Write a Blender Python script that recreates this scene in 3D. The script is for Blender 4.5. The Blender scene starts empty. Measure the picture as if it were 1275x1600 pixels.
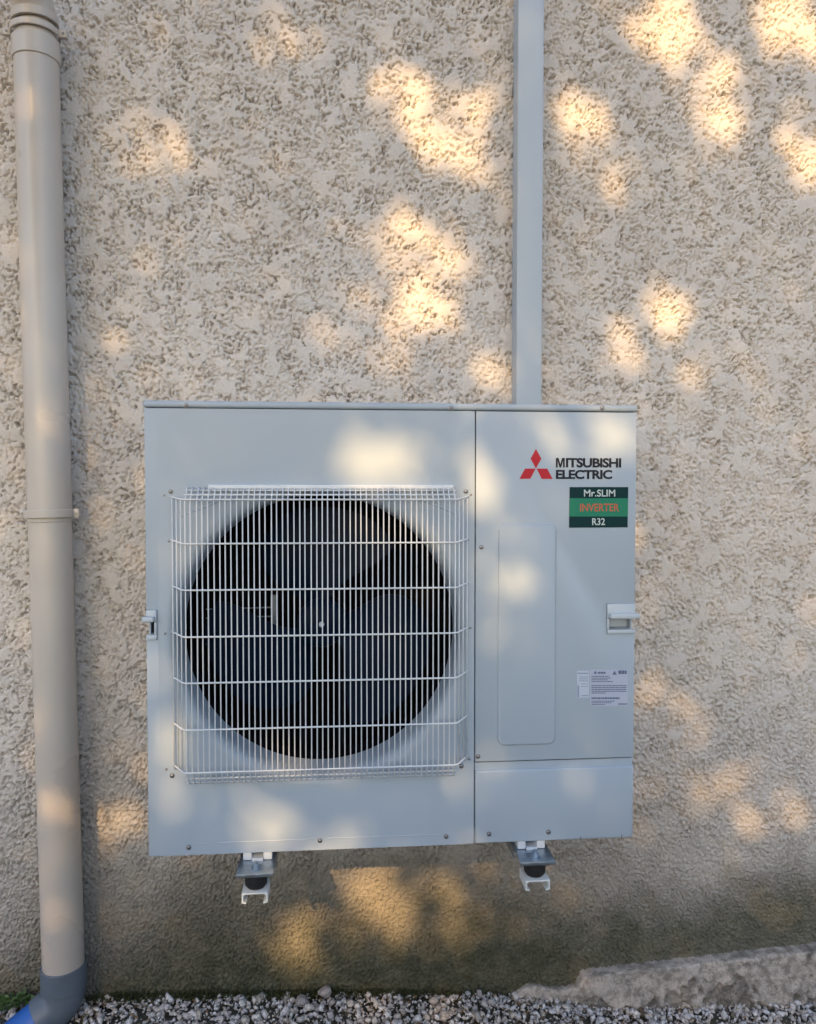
import bpy, bmesh, math, random
import numpy as np
from mathutils import Vector, Matrix

random.seed(7)
RNG = np.random.default_rng(11)
scene = bpy.context.scene
COL = scene.collection
R = math.radians

# ------------------------------------------------------------------ camera
CAM = Vector((0.40589, -2.09499, 0.77511))
YAW, PITCH, ROLL, F = 0.0866591, -0.0306290, 0.0004118, 1200.0
fwd = Vector((math.sin(YAW) * math.cos(PITCH), math.cos(YAW) * math.cos(PITCH), math.sin(PITCH)))
right = Vector((math.cos(YAW), -math.sin(YAW), 0))
up = right.cross(fwd)
right, up = math.cos(ROLL) * right + math.sin(ROLL) * up, math.cos(ROLL) * up - math.sin(ROLL) * right
cam = bpy.data.cameras.new("camera")
cam.sensor_fit = 'HORIZONTAL'
cam.sensor_width = 36
cam.lens = 36 * F / 1275
cam.clip_start = 0.05
cam.clip_end = 3000
camo = bpy.data.objects.new("camera", cam)
m = Matrix((right, up, -fwd)).transposed().to_4x4()
m.translation = CAM
camo.matrix_world = m
COL.objects.link(camo)
scene.camera = camo

# ------------------------------------------------------------------ light
SUN_EL, SUN_AZ = R(30), R(14)          # the sun stands behind the viewer, a little to the left
S = Vector((-math.sin(SUN_AZ) * math.cos(SUN_EL), -math.cos(SUN_AZ) * math.cos(SUN_EL), math.sin(SUN_EL)))
world = bpy.data.worlds.new("World")
scene.world = world
world.use_nodes = True
nt = world.node_tree
sky = nt.nodes.new('ShaderNodeTexSky')
sky.sky_type = 'NISHITA'
sky.sun_disc = False
sky.sun_elevation = SUN_EL
sky.sun_rotation = R(180) + SUN_AZ
sky.dust_density = 1.5
nt.links.new(sky.outputs[0], nt.nodes['Background'].inputs[0])
nt.nodes['Background'].inputs[1].default_value = 0.15
sl = bpy.data.lights.new("sun", 'SUN')
sl.energy = 3.8
sl.angle = R(0.53)
sl.color = (1.0, 0.63, 0.28)
slo = bpy.data.objects.new("sun", sl)
slo.rotation_euler = S.to_track_quat('Z', 'Y').to_euler()
slo.location = (-3, -6, 6)
COL.objects.link(slo)
scene.view_settings.view_transform = 'Standard'
scene.view_settings.look = 'None'
scene.view_settings.gamma = 1
scene.view_settings.use_curve_mapping = False
scene.view_settings.exposure = 0.97
scene.cycles.max_bounces = 8

# ------------------------------------------------------------------ helpers
def P(px, py, Y):
    """point of the plane y = Y seen at a pixel of the photograph (used to take measurements)"""
    d = fwd + right * ((px - 637.5) / F) - up * ((py - 800) / F)
    return CAM + d * ((Y - CAM.y) / d.y)

def link(name, mesh, mat=None, parent=None, loc=None):
    o = bpy.data.objects.new(name, mesh)
    if mat and not mesh.materials:
        mesh.materials.append(mat)
    COL.objects.link(o)
    if parent:
        o.parent = parent
    if loc is not None:
        o.location = loc
    return o

def obj(name, bm, mat, parent=None, smooth=False, loc=None):
    me = bpy.data.meshes.new(name)
    bmesh.ops.recalc_face_normals(bm, faces=bm.faces)
    bm.to_mesh(me)
    bm.free()
    if smooth:
        me.polygons.foreach_set('use_smooth', [True] * len(me.polygons))
        if smooth != 'all':
            me.set_sharp_from_angle(angle=R(38))
    return link(name, me, mat, parent, loc)

def thing(name, label, cat, loc, group=None):
    o = bpy.data.objects.new(name, None)
    o.empty_display_size = 0.1
    COL.objects.link(o)
    o.location = loc
    tag(o, label, cat, group)
    return o

def tag(o, label, cat, group=None, kind=None):
    if label: o['label'] = label
    if cat: o['category'] = cat
    if group: o['group'] = group
    if kind: o['kind'] = kind

def box(bm, x0, x1, y0, y1, z0, z1, bev=0.0, seg=2):
    vs = [bm.verts.new((x, y, z)) for x in (x0, x1) for y in (y0, y1) for z in (z0, z1)]
    fs = [bm.faces.new([vs[i] for i in q]) for q in
          ((0, 1, 3, 2), (4, 6, 7, 5), (0, 4, 5, 1), (2, 3, 7, 6), (0, 2, 6, 4), (1, 5, 7, 3))]
    bmesh.ops.recalc_face_normals(bm, faces=fs)
    if bev:
        es = list({e for f in fs for e in f.edges})
        bmesh.ops.bevel(bm, geom=es, offset=bev, segments=seg, affect='EDGES', profile=0.5)

def prism(bm, pts, y0, y1, bev=0.0, seg=2, both=False):
    """polygon in x,z pushed from y0 (front) back to y1"""
    a = [bm.verts.new((x, y0, z)) for x, z in pts]
    b = [bm.verts.new((x, y1, z)) for x, z in pts]
    n = len(pts)
    f = bm.faces.new(a)
    g = bm.faces.new(b[::-1])
    fs = [f, g] + [bm.faces.new((a[i], a[(i + 1) % n], b[(i + 1) % n], b[i])) for i in range(n)]
    bmesh.ops.recalc_face_normals(bm, faces=fs)
    if bev:
        es = list(f.edges)
        bmesh.ops.bevel(bm, geom=es, offset=bev, segments=seg, affect='EDGES', profile=0.5)

def rrect(x0, x1, z0, z1, r, n=6, corners=(1, 1, 1, 1)):
    out = []
    for k, (cx, cz, a0) in enumerate(((x1 - r, z1 - r, 0), (x0 + r, z1 - r, 90), (x0 + r, z0 + r, 180), (x1 - r, z0 + r, 270))):
        if corners[k]:
            for i in range(n + 1):
                a = R(a0 + 90 * i / n)
                out.append((cx + r * math.cos(a), cz + r * math.sin(a)))
        else:
            out.append((x1 if k in (0, 3) else x0, z1 if k < 2 else z0))
    return out

def tube(bm, path, rad, seg=12, cap=True):
    """round tube along a path; rad a number or list"""
    path = [Vector(p) for p in path]
    n = len(path)
    rads = [rad] * n if not hasattr(rad, '__len__') else rad
    rings = []
    ref = None
    for i, p in enumerate(path):
        t = (path[min(i + 1, n - 1)] - path[max(i - 1, 0)])
        if t.length < 1e-9:
            t = path[min(i + 1, n - 1)] - path[max(i - 2, 0)]
        t.normalize()
        if ref is None:
            ref = Vector((0, 1, 0)) if abs(t.y) < 0.9 else Vector((1, 0, 0))
        u = t.cross(ref).normalized()
        ref = u.cross(t).normalized()
        rings.append([bm.verts.new(p + (u * math.cos(2 * math.pi * k / seg) + ref * math.sin(2 * math.pi * k / seg)) * rads[i]) for k in range(seg)])
    for a, b in zip(rings, rings[1:]):
        for k in range(seg):
            bm.faces.new((a[k], a[(k + 1) % seg], b[(k + 1) % seg], b[k]))
    if cap:
        bm.faces.new(rings[0][::-1])
        bm.faces.new(rings[-1])

def lathe_y(bm, prof, cx, cz, seg=96):
    """prof: list of (r, y), turned about the y axis through cx, cz"""
    rings = [[bm.verts.new((cx + r * math.cos(2 * math.pi * k / seg), y, cz + r * math.sin(2 * math.pi * k / seg))) for k in range(seg)] for r, y in prof]
    for a, b in zip(rings, rings[1:]):
        for k in range(seg):
            bm.faces.new((a[k], a[(k + 1) % seg], b[(k + 1) % seg], b[k]))
    return rings

# ------------------------------------------------------------------ materials
def mat(name, color, rough=0.5, metal=0.0, spec=0.5, var=0.0, vscale=8.0, bump=0.0, bscale=200.0, color2=None, coat=0.0):
    m = bpy.data.materials.new(name)
    m.use_nodes = True
    t = m.node_tree
    b = t.nodes['Principled BSDF']
    b.inputs['Base Color'].default_value = (*color, 1)
    b.inputs['Roughness'].default_value = rough
    b.inputs['Metallic'].default_value = metal
    b.inputs['Specular IOR Level'].default_value = spec
    b.inputs['Coat Weight'].default_value = coat
    tc = t.nodes.new('ShaderNodeTexCoord')
    if var or color2:
        n = t.nodes.new('ShaderNodeTexNoise')
        n.inputs['Scale'].default_value = vscale
        n.inputs['Detail'].default_value = 6
        t.links.new(tc.outputs['Object'], n.inputs['Vector'])
        rp = t.nodes.new('ShaderNodeValToRGB')
        rp.color_ramp.elements[0].position = 0.3
        rp.color_ramp.elements[1].position = 0.7
        c2 = color2 or tuple(c * (1 - var) for c in color)
        rp.color_ramp.elements[0].color = (*c2, 1)
        rp.color_ramp.elements[1].color = (*color, 1)
        t.links.new(n.outputs['Fac'], rp.inputs['Fac'])
        t.links.new(rp.outputs[0], b.inputs['Base Color'])
        mr = t.nodes.new('ShaderNodeMapRange')
        mr.inputs['To Min'].default_value = max(0.02, rough - 0.08)
        mr.inputs['To Max'].default_value = min(1, rough + 0.1)
        t.links.new(n.outputs['Fac'], mr.inputs['Value'])
        t.links.new(mr.outputs[0], b.inputs['Roughness'])
    if bump:
        n = t.nodes.new('ShaderNodeTexNoise')
        n.inputs['Scale'].default_value = bscale
        n.inputs['Detail'].default_value = 4
        t.links.new(tc.outputs['Object'], n.inputs['Vector'])
        bp = t.nodes.new('ShaderNodeBump')
        bp.inputs['Strength'].default_value = 1
        bp.inputs['Distance'].default_value = bump
        t.links.new(n.outputs['Fac'], bp.inputs['Height'])
        t.links.new(bp.outputs[0], b.inputs['Normal'])
    return m

M_white = mat('white_painted_steel', (0.365, 0.435, 0.51), rough=0.4, var=0.06, vscale=3, bump=0.0012, bscale=4)
M_wire = mat('white_coated_wire', (0.62, 0.66, 0.70), rough=0.4)
M_plastic = mat('white_plastic', (0.58, 0.63, 0.68), rough=0.35)
M_handle = mat('handle_plastic', (0.44, 0.50, 0.56), rough=0.38)
M_trunk = mat('white_pvc', (0.42, 0.48, 0.54), rough=0.4, var=0.04, vscale=4)
M_pipe = mat('beige_pvc', (0.51, 0.475, 0.435), rough=0.28, var=0.10, vscale=5, color2=(0.475, 0.425, 0.38))
M_grey = mat('grey_pvc', (0.12, 0.15, 0.19), rough=0.4, var=0.2, vscale=14)
M_blue = mat('blue_plastic', (0.01, 0.12, 0.48), rough=0.4, var=0.15, vscale=20)
M_galv = mat('galvanised_steel', (0.42, 0.50, 0.58), rough=0.35, metal=0.9, var=0.3, vscale=60)
M_screw = mat('screw_steel', (0.22, 0.23, 0.25), rough=0.4, metal=0.8)
M_rubber = mat('black_rubber', (0.008, 0.008, 0.010), rough=0.7)
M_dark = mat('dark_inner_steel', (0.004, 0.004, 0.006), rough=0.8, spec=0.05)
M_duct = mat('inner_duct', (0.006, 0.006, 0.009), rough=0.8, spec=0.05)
M_blade = mat('grey_fan_plastic', (0.002, 0.008, 0.024), rough=0.45, spec=0.10, var=0.2, vscale=10)
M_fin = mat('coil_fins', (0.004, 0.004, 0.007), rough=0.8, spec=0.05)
M_red = mat('red_print', (0.48, 0.015, 0.03), rough=0.45, spec=0.25)
M_ink = mat('black_print', (0.012, 0.015, 0.028), rough=0.5, spec=0.2)
M_teal = mat('dark_teal_print', (0.002, 0.030, 0.034), rough=0.5, spec=0.15)
M_green = mat('green_print', (0.02, 0.20, 0.12), rough=0.5, spec=0.2)
M_stw = mat('pale_print', (0.5, 0.58, 0.58), rough=0.4)
M_orange = mat('orange_print', (0.50, 0.10, 0.04), rough=0.4)
M_label = mat('silver_label', (0.42, 0.46, 0.58), rough=0.35)
M_label2 = mat('pale_blue_label', (0.48, 0.54, 0.64), rough=0.4)
M_lab_ink = mat('label_ink', (0.10, 0.13, 0.21), rough=0.45)

def wall_material():
    m = bpy.data.materials.new('beige_render')
    m.use_nodes = True
    t = m.node_tree; N = t.nodes; L = t.links
    b = N['Principled BSDF']
    b.inputs['Roughness'].default_value = 0.85
    b.inputs['Specular IOR Level'].default_value = 0.25
    tc = N.new('ShaderNodeTexCoord')
    def noise(scale, det=5, rough=0.6, vec=None):
        n = N.new('ShaderNodeTexNoise')
        n.inputs['Scale'].default_value = scale; n.inputs['Detail'].default_value = det
        n.inputs['Roughness'].default_value = rough
        L.new(vec or tc.outputs['Object'], n.inputs['Vector'])
        return n.outputs['Fac']
    def ramp(fac, a, b_, ca, cb):
        r = N.new('ShaderNodeValToRGB')
        r.color_ramp.elements[0].position = a; r.color_ramp.elements[1].position = b_
        r.color_ramp.elements[0].color = (*ca, 1); r.color_ramp.elements[1].color = (*cb, 1)
        L.new(fac, r.inputs['Fac'])
        return r.outputs[0]
    def mix(fac, a, b_, mode='MIX'):
        x = N.new('ShaderNodeMix'); x.data_type = 'RGBA'; x.blend_type = mode
        if hasattr(fac, 'links') or not isinstance(fac, (int, float)): L.new(fac, x.inputs[0])
        else: x.inputs[0].default_value = fac
        for s, v in ((6, a), (7, b_)):
            if isinstance(v, tuple): x.inputs[s].default_value = (*v, 1)
            else: L.new(v, x.inputs[s])
        return x.outputs[2]
    def math_(op, a, b_=None, clamp=False):
        x = N.new('ShaderNodeMath'); x.operation = op; x.use_clamp = clamp
        for s, v in ((0, a), (1, b_)):
            if v is None: continue
            if isinstance(v, (int, float)): x.inputs[s].default_value = v
            else: L.new(v, x.inputs[s])
        return x.outputs[0]
    base = ramp(noise(3.0), 0.35, 0.65, (0.60, 0.555, 0.508), (0.67, 0.625, 0.578))
    # rusty and yellowish mineral specks of the render
    sp = ramp(noise(95, 3), 0.56, 0.68, (0, 0, 0), (1, 1, 1))
    base = mix(math_('MULTIPLY', sp, 0.35), base, (0.42, 0.31, 0.21))
    sp2 = ramp(noise(28, 4), 0.58, 0.75, (0, 0, 0), (1, 1, 1))
    base = mix(math_('MULTIPLY', sp2, 0.45), base, (0.50, 0.36, 0.27))
    # rising damp darkened with painted shade, dirt and algae on the foot of the wall
    sx = N.new('ShaderNodeSeparateXYZ'); L.new(tc.outputs['Object'], sx.inputs[0])
    z = sx.outputs['Z']; x_ = sx.outputs['X']
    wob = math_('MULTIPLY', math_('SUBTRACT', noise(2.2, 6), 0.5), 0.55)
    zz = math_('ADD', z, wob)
    damp_shade = N.new('ShaderNodeMapRange'); damp_shade.interpolation_type = 'SMOOTHSTEP'
    damp_shade.inputs['From Min'].default_value = 0.12; damp_shade.inputs['From Max'].default_value = -0.42
    L.new(zz, damp_shade.inputs['Value'])
    # centred under the unit: damp stain with the unit's shade painted in
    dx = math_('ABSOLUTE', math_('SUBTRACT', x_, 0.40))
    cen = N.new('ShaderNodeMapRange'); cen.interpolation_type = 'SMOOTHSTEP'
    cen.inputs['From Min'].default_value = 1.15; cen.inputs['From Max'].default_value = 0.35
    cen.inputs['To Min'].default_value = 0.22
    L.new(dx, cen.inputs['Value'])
    damp_shade_col = ramp(noise(7, 6), 0.35, 0.7, (0.125, 0.12, 0.085), (0.235, 0.205, 0.155))
    base = mix(math_('MULTIPLY', math_('MULTIPLY', damp_shade.outputs[0], cen.outputs[0]), 0.92), base, damp_shade_col)
    foot = N.new('ShaderNodeMapRange'); foot.interpolation_type = 'SMOOTHSTEP'
    foot.inputs['From Min'].default_value = -0.36; foot.inputs['From Max'].default_value = -0.60
    zf = math_('SUBTRACT', z, math_('MULTIPLY', math_('MAXIMUM', math_('SUBTRACT', x_, 0.75), 0.0), 0.14))
    L.new(math_('ADD', zf, math_('MULTIPLY', math_('SUBTRACT', noise(6, 6), 0.5), 0.32)), foot.inputs['Value'])
    base = mix(math_('MULTIPLY', foot.outputs[0], 0.8), base, ramp(noise(16, 5), 0.4, 0.62, (0.055, 0.065, 0.035), (0.12, 0.12, 0.075)))
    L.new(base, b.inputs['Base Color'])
    bp = N.new('ShaderNodeBump'); bp.inputs['Distance'].default_value = 0.0016; bp.inputs['Strength'].default_value = 1.0
    hsum = math_('ADD', noise(420, 4), math_('MULTIPLY', noise(190, 3), 1.4))
    L.new(hsum, bp.inputs['Height'])
    L.new(bp.outputs[0], b.inputs['Normal'])
    return m

# ------------------------------------------------------------------ the wall: thrown render with troweled flats, real relief
def fft_noise(shape, cell, lo, hi, seed, aniso=(1, 1)):
    """gaussian noise with wavelengths lo..hi metres; shape = (nz, nx)"""
    rng = np.random.default_rng(seed)
    w = np.fft.rfft2(rng.standard_normal(shape))
    fz = np.abs(np.fft.fftfreq(shape[0], cell))[:, None] * aniso[0]
    fx = np.fft.rfftfreq(shape[1], cell)[None, :] * aniso[1]
    f = np.sqrt(fx * fx + fz * fz) + 1e-9
    c = 0.5 * (math.log(1 / lo) + math.log(1 / hi)); s = 0.5 * (math.log(1 / lo) - math.log(1 / hi)) + 1e-6
    w *= np.exp(-0.5 * ((np.log(f) - c) / s) ** 2)
    a = np.fft.irfft2(w, shape)
    return (a - a.mean()) / a.std()

CELL = 0.00245
XF = np.arange(-0.56, 1.90, CELL)
ZF = np.arange(-0.72, 2.22, CELL)
nz, nx = len(ZF), len(XF)
g1 = fft_noise((nz, nx), CELL, 0.011, 0.018, 1, (1.15, 0.9))
ga = fft_noise((nz, nx), CELL, 0.014, 0.034, 2, (1.3, 0.8))
gb = fft_noise((nz, nx), CELL, 0.016, 0.034, 5)
g2 = fft_noise((nz, nx), CELL, 0.020, 0.045, 6)
g3 = fft_noise((nz, nx), CELL, 0.06, 0.18, 3)
g4 = fft_noise((nz, nx), CELL, 0.006, 0.009, 4)
zg = ZF[:, None]
flat = 1 / (1 + np.exp(-(zg + 0.30) / 0.08))
pressed = 1 / (1 + np.exp(-(zg - 0.02) / 0.14))             # the foot of the wall was left untroweled
gp = fft_noise((nz, nx), CELL, 0.009, 0.019, 8)
g5 = fft_noise((nz, nx), CELL, 0.08, 0.30, 9)
gq = fft_noise((nz, nx), CELL, 0.0075, 0.042, 12, (1.1, 0.95))
gr2 = fft_noise((nz, nx), CELL, 0.007, 0.030, 13, (1.25, 0.85))
press = (g3 * 0.80 + g2 * 0.50 + 0.25 * g1 - 0.25) * pressed - (1 - pressed) * 1.2
rough_ = 1 / (1 + np.exp(press / 0.07))                   # 1 rough, 0 where the float pressed it flat
channel = np.exp(-(ga / (0.33 + 0.12 * (1 - pressed))) ** 2) / (1 + np.exp((gb - 0.15 - 0.35 * (1 - pressed)) / 0.2)) * np.clip(0.8 + 0.4 * g5, 0.25, 1.3)
pits = 1 / (1 + np.exp((gp + 0.95) / 0.16))
foot_h = 0.0034 * np.clip(gq, -0.8, 1.0) - 0.0085 / (1 + np.exp((gr2 + 0.95) / 0.14))      # thrown grains and small pits
hgt = rough_ * (flat * ((0.0012 + 0.0008 * (1 - pressed)) * np.minimum(g1, 0.9) + 0.0009 * np.clip(g2, -1, 1) - 0.0140 * channel - 0.0030 * pits) + (1 - flat) * foot_h) + (1 - rough_) * 0.0010
hgt += 0.00022 * g4 * rough_ + 0.0005 * g3
win = np.clip((XF - XF[0]) / 0.05, 0, 1)[None, :] * np.clip((XF[-1] - XF) / 0.05, 0, 1)[None, :] \
    * np.clip((ZF[-1] - zg) / 0.05, 0, 1)
hgt = hgt * win
XA = np.concatenate([np.linspace(-9, XF[0] - 0.05, 12), XF, np.linspace(XF[-1] + 0.05, 9, 12)])
ZA = np.concatenate([[-0.8], ZF, np.linspace(ZF[-1] + 0.05, 3.2, 6)])
H = np.zeros((len(ZA), len(XA)))
H[1:1 + nz, 12:12 + nx] = hgt
XX, ZZ = np.meshgrid(XA, ZA)
co = np.stack([XX, -H, ZZ], -1).reshape(-1, 3).astype(np.float32)

def grid_faces(nr, nc, off=0):
    i = np.arange(nr * nc).reshape(nr, nc) + off
    return np.stack([i[:-1, :-1], i[:-1, 1:], i[1:, 1:], i[1:, :-1]], -1).reshape(-1, 4)

def mesh_np(name, co, quads, smooth=True):
    me = bpy.data.meshes.new(name)
    me.vertices.add(len(co)); me.vertices.foreach_set('co', np.ascontiguousarray(co, dtype=np.float32).ravel())
    k = quads.shape[1]
    me.loops.add(quads.size); me.loops.foreach_set('vertex_index', quads.astype(np.int32).ravel())
    me.polygons.add(len(quads))
    me.polygons.foreach_set('loop_start', np.arange(0, quads.size, k, dtype=np.int32))
    me.polygons.foreach_set('loop_total', np.full(len(quads), k, dtype=np.int32))
    if smooth:
        me.polygons.foreach_set('use_smooth', np.ones(len(quads), dtype=bool))
    me.update(calc_edges=True)
    return me

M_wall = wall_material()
faces = grid_faces(len(ZA), len(XA))
back = np.array([[-9, 0.3, -0.8], [9, 0.3, -0.8], [9, 0.3, 3.2], [-9, 0.3, 3.2]])
nb = len(co)
c00, c10, c11, c01 = 0, len(XA) - 1, len(XA) * len(ZA) - 1, len(XA) * (len(ZA) - 1)
extra = np.array([[nb, nb + 3, nb + 2, nb + 1], [c01, c11, nb + 2, nb + 3], [c00, c01, nb + 3, nb], [c10, nb + 1, nb + 2, c11]])
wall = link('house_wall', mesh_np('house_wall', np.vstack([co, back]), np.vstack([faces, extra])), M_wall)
tag(wall, 'beige house wall in rough troweled render, mossy at its foot', 'wall')

# ------------------------------------------------------------------ ground
def ground_z(x):
    return np.interp(x, [-1, 0, 0.5, 0.85, 1.2, 2.0], [-0.585, -0.612, -0.632, -0.655, -0.700, -0.722])

M_ground = mat('dusty_gravel_soil', (0.15, 0.14, 0.115), rough=0.95, bump=0.01, bscale=45, color2=(0.09, 0.09, 0.065), vscale=9)
gx = np.unique(np.concatenate([np.linspace(-60, -2, 12), np.linspace(-2, 3, 110), np.linspace(3, 60, 12)]))
gy = np.unique(np.concatenate([np.linspace(-120, -2, 16), np.linspace(-2, 0.25, 60)]))
GX, GY = np.meshgrid(gx, gy)
GZ = ground_z(GX) - 0.012 + 0.006 * np.sin(GX * 9 + 2 * np.sin(GY * 7)) * np.cos(GY * 11) - 0.02 * np.clip(-GY - 2, 0, 4)
gr = link('ground', mesh_np('ground', np.stack([GX, GY, GZ], -1).reshape(-1, 3), grid_faces(len(gy), len(gx))), M_ground)
tag(gr, None, None, kind='structure')

# gravel against the wall
def ico_pts():
    bm = bmesh.new(); bmesh.ops.create_icosphere(bm, subdivisions=1, radius=1)
    v = np.array([x.co[:] for x in bm.verts]); f = np.array([[y.index for y in x.verts] for x in bm.faces])
    bm.free()
    return v, f
IV, IF = ico_pts()
def stones(n, xr, yr, size, mats, zoff, seed):
    rng = np.random.default_rng(seed)
    cs = []; fs = []
    for i in range(n):
        x = rng.uniform(*xr); y = yr[1] - abs(yr[1] - yr[0]) * rng.uniform(0, 1) ** 1.2
        s = min(rng.lognormal(math.log(size), 0.5), 0.014)
        v = IV * (1 + 0.28 * rng.standard_normal((12, 1)))
        v = v * np.array([1, rng.uniform(0.55, 0.95), rng.uniform(0.4, 0.75)]) * s
        q = rng.standard_normal(4); q /= np.linalg.norm(q)
        w, a, b, c = q
        Rm = np.array([[1-2*(b*b+c*c), 2*(a*b-c*w), 2*(a*c+b*w)], [2*(a*b+c*w), 1-2*(a*a+c*c), 2*(b*c-a*w)], [2*(a*c-b*w), 2*(b*c+a*w), 1-2*(a*a+b*b)]])
        v = v @ Rm.T
        base = ground_z(x) + zoff + rng.uniform(-0.3, 0.9) * s * 0.7
        cs.append(v + np.array([x, y, base])); fs.append(IF + 12 * i)
    return np.vstack(cs), np.vstack(fs)
def island_material(name, cols, rough=0.85):
    m = bpy.data.materials.new(name); m.use_nodes = True
    t = m.node_tree; b = t.nodes['Principled BSDF']; b.inputs['Roughness'].default_value = rough
    g = t.nodes.new('ShaderNodeNewGeometry'); r = t.nodes.new('ShaderNodeValToRGB')
    r.color_ramp.interpolation = 'LINEAR'
    while len(r.color_ramp.elements) < len(cols): r.color_ramp.elements.new(0.5)
    for i, c in enumerate(cols):
        r.color_ramp.elements[i].position = i / (len(cols) - 1); r.color_ramp.elements[i].color = (*c, 1)
    t.links.new(g.outputs['Random Per Island'], r.inputs['Fac'])
    n = t.nodes.new('ShaderNodeTexNoise'); n.inputs['Scale'].default_value = 160; n.inputs['Detail'].default_value = 4
    tc = t.nodes.new('ShaderNodeTexCoord'); t.links.new(tc.outputs['Object'], n.inputs['Vector'])
    x = t.nodes.new('ShaderNodeMix'); x.data_type = 'RGBA'; x.blend_type = 'MULTIPLY'; x.inputs[0].default_value = 0.6
    mr = t.nodes.new('ShaderNodeMapRange'); mr.inputs['From Min'].default_value = 0.3; mr.inputs['From Max'].default_value = 0.7
    mr.inputs['To Min'].default_value = 0.5; mr.inputs['To Max'].default_value = 1.2
    t.links.new(n.outputs['Fac'], mr.inputs['Value'])
    t.links.new(r.outputs[0], x.inputs[6]); t.links.new(mr.outputs[0], x.inputs[7]); t.links.new(x.outputs[2], b.inputs['Base Color'])
    return m
M_gravel = island_material('limestone_gravel', [(0.36, 0.34, 0.33), (0.64, 0.62, 0.61), (0.52, 0.46, 0.40), (0.78, 0.77, 0.77), (0.56, 0.55, 0.57), (0.32, 0.28, 0.24)])
c1, f1 = stones(6200, (-0.9, 2.0), (-0.50, -0.003), 0.0049, None, 0.002, 5)
c2, f2 = stones(6500, (-0.9, 2.0), (-0.30, -0.002), 0.0042, None, 0.004, 6)
gv = link('gravel', mesh_np('gravel', np.vstack([c1, c2]), np.vstack([f1, f2 + len(c1)]), smooth=False), M_gravel)
tag(gv, 'loose grey limestone gravel along the foot of the wall', 'gravel', kind='stuff')

def pebble(px, py, Y, s, label, seed, sq=(1, 0.8, 0.7), rot=0.3):
    rng = np.random.default_rng(seed)
    bm = bmesh.new(); bmesh.ops.create_icosphere(bm, subdivisions=2, radius=1)
    for v in bm.verts:
        n = v.co.normalized()
        k = 1 + 0.16 * math.sin(3.1 * n.x + seed) + 0.13 * math.sin(4.3 * n.z + 2 * n.y + seed * 2) + 0.05 * rng.standard_normal()
        v.co = Vector((n.x * sq[0], n.y * sq[1], n.z * sq[2])) * k * s
    o = obj('stone', bm, M_stone, smooth=False)
    o.location = P(px, py, Y); o.rotation_euler = (0.2, rot, seed)
    tag(o, label, 'stone')
M_stone = mat('pale_stone', (0.40, 0.37, 0.36), rough=0.85, var=0.35, vscale=60, bump=0.002, bscale=150)
pebble(507, 1550, -0.03, 0.019, 'rounded pale stone resting on the gravel against the mossy wall foot', 3)
pebble(470, 1562, -0.035, 0.020, 'flat beige stone lying left of the rounded pale stone', 5, (1.3, 0.8, 0.5), -0.3)
pebble(345, 1590, -0.07, 0.017, 'pinkish stone in the gravel below the left wall bracket', 8)

# ------------------------------------------------------------------ old footing at right
fx = np.linspace(0.86, 2.4, 520)
def foot_top(x):
    return np.interp(x, [0.86, 0.93, 1.00, 1.065, 1.080, 1.3, 1.79, 2.4], [-0.660, -0.618, -0.634, -0.628, -0.588, -0.574, -0.545, -0.52])
prof_t = np.linspace(0, 1, 60)
FX, FT = np.meshgrid(fx, prof_t)
fn1 = fft_noise(FX.shape, 0.003, 0.03, 0.08, 21); fn2 = fft_noise(FX.shape, 0.003, 0.008, 0.016, 22); fn3 = fft_noise(FX.shape, 0.003, 0.15, 0.4, 23)
top = foot_top(FX) + 0.0012 * fn1[0:1] + 0.0006 * fn2[0:1] - 0.006
out = 0.026 + 0.012 * np.clip((FX - 1.07) / 0.02, -1, 1) + 0.003 * fn3
broken = 1 / (1 + np.exp(-(fn1 * 0.40 + fn3 * 0.9 + 3.0 * (FT - 0.60)) * 7.0))     # render flaked off along the lower part
FY = -(out * np.clip(FT / 0.07, 0, 1) ** 0.4) + 0.010 * broken * np.clip(FT / 0.2, 0, 1) + 0.0007 * fn2 * (1 + 1.6 * broken) + 0.0004 * fn1
FY = np.minimum(FY, 0.0)
FY[0] = 0.012
FZ = top - np.clip((FT - 0.06) / 0.94, 0, 1) * 0.20 - 0.002 * FT * fn2
M_foot = bpy.data.materials.new('flaking_footing'); M_foot.use_nodes = True
t = M_foot.node_tree; b = t.nodes['Principled BSDF']; b.inputs['Roughness'].default_value = 0.9
at = t.nodes.new('ShaderNodeAttribute'); at.attribute_name = 'broken'
n = t.nodes.new('ShaderNodeTexNoise'); n.inputs['Scale'].default_value = 30; n.inputs['Detail'].default_value = 12; n.inputs['Roughness'].default_value = 0.72
tc = t.nodes.new('ShaderNodeTexCoord'); t.links.new(tc.outputs['Object'], n.inputs['Vector'])
r1 = t.nodes.new('ShaderNodeValToRGB'); r1.color_ramp.elements[0].position = 0.42; r1.color_ramp.elements[1].position = 0.58
r1.color_ramp.elements[0].color = (0.27, 0.24, 0.205, 1); r1.color_ramp.elements[1].color = (0.56, 0.50, 0.44, 1)
r2 = t.nodes.new('ShaderNodeValToRGB'); r2.color_ramp.elements[0].position = 0.40; r2.color_ramp.elements[1].position = 0.62
r2.color_ramp.elements[0].color = (0.13, 0.12, 0.10, 1); r2.color_ramp.elements[1].color = (0.34, 0.31, 0.275, 1)
t.links.new(n.outputs['Fac'], r1.inputs['Fac']); t.links.new(n.outputs['Fac'], r2.inputs['Fac'])
x = t.nodes.new('ShaderNodeMix'); x.data_type = 'RGBA'
t.links.new(at.outputs['Fac'], x.inputs[0]); t.links.new(r1.outputs[0], x.inputs[6]); t.links.new(r2.outputs[0], x.inputs[7])
t.links.new(x.outputs[2], b.inputs['Base Color'])
n2 = t.nodes.new('ShaderNodeTexNoise'); n2.inputs['Scale'].default_value = 180; n2.inputs['Detail'].default_value = 5
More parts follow.
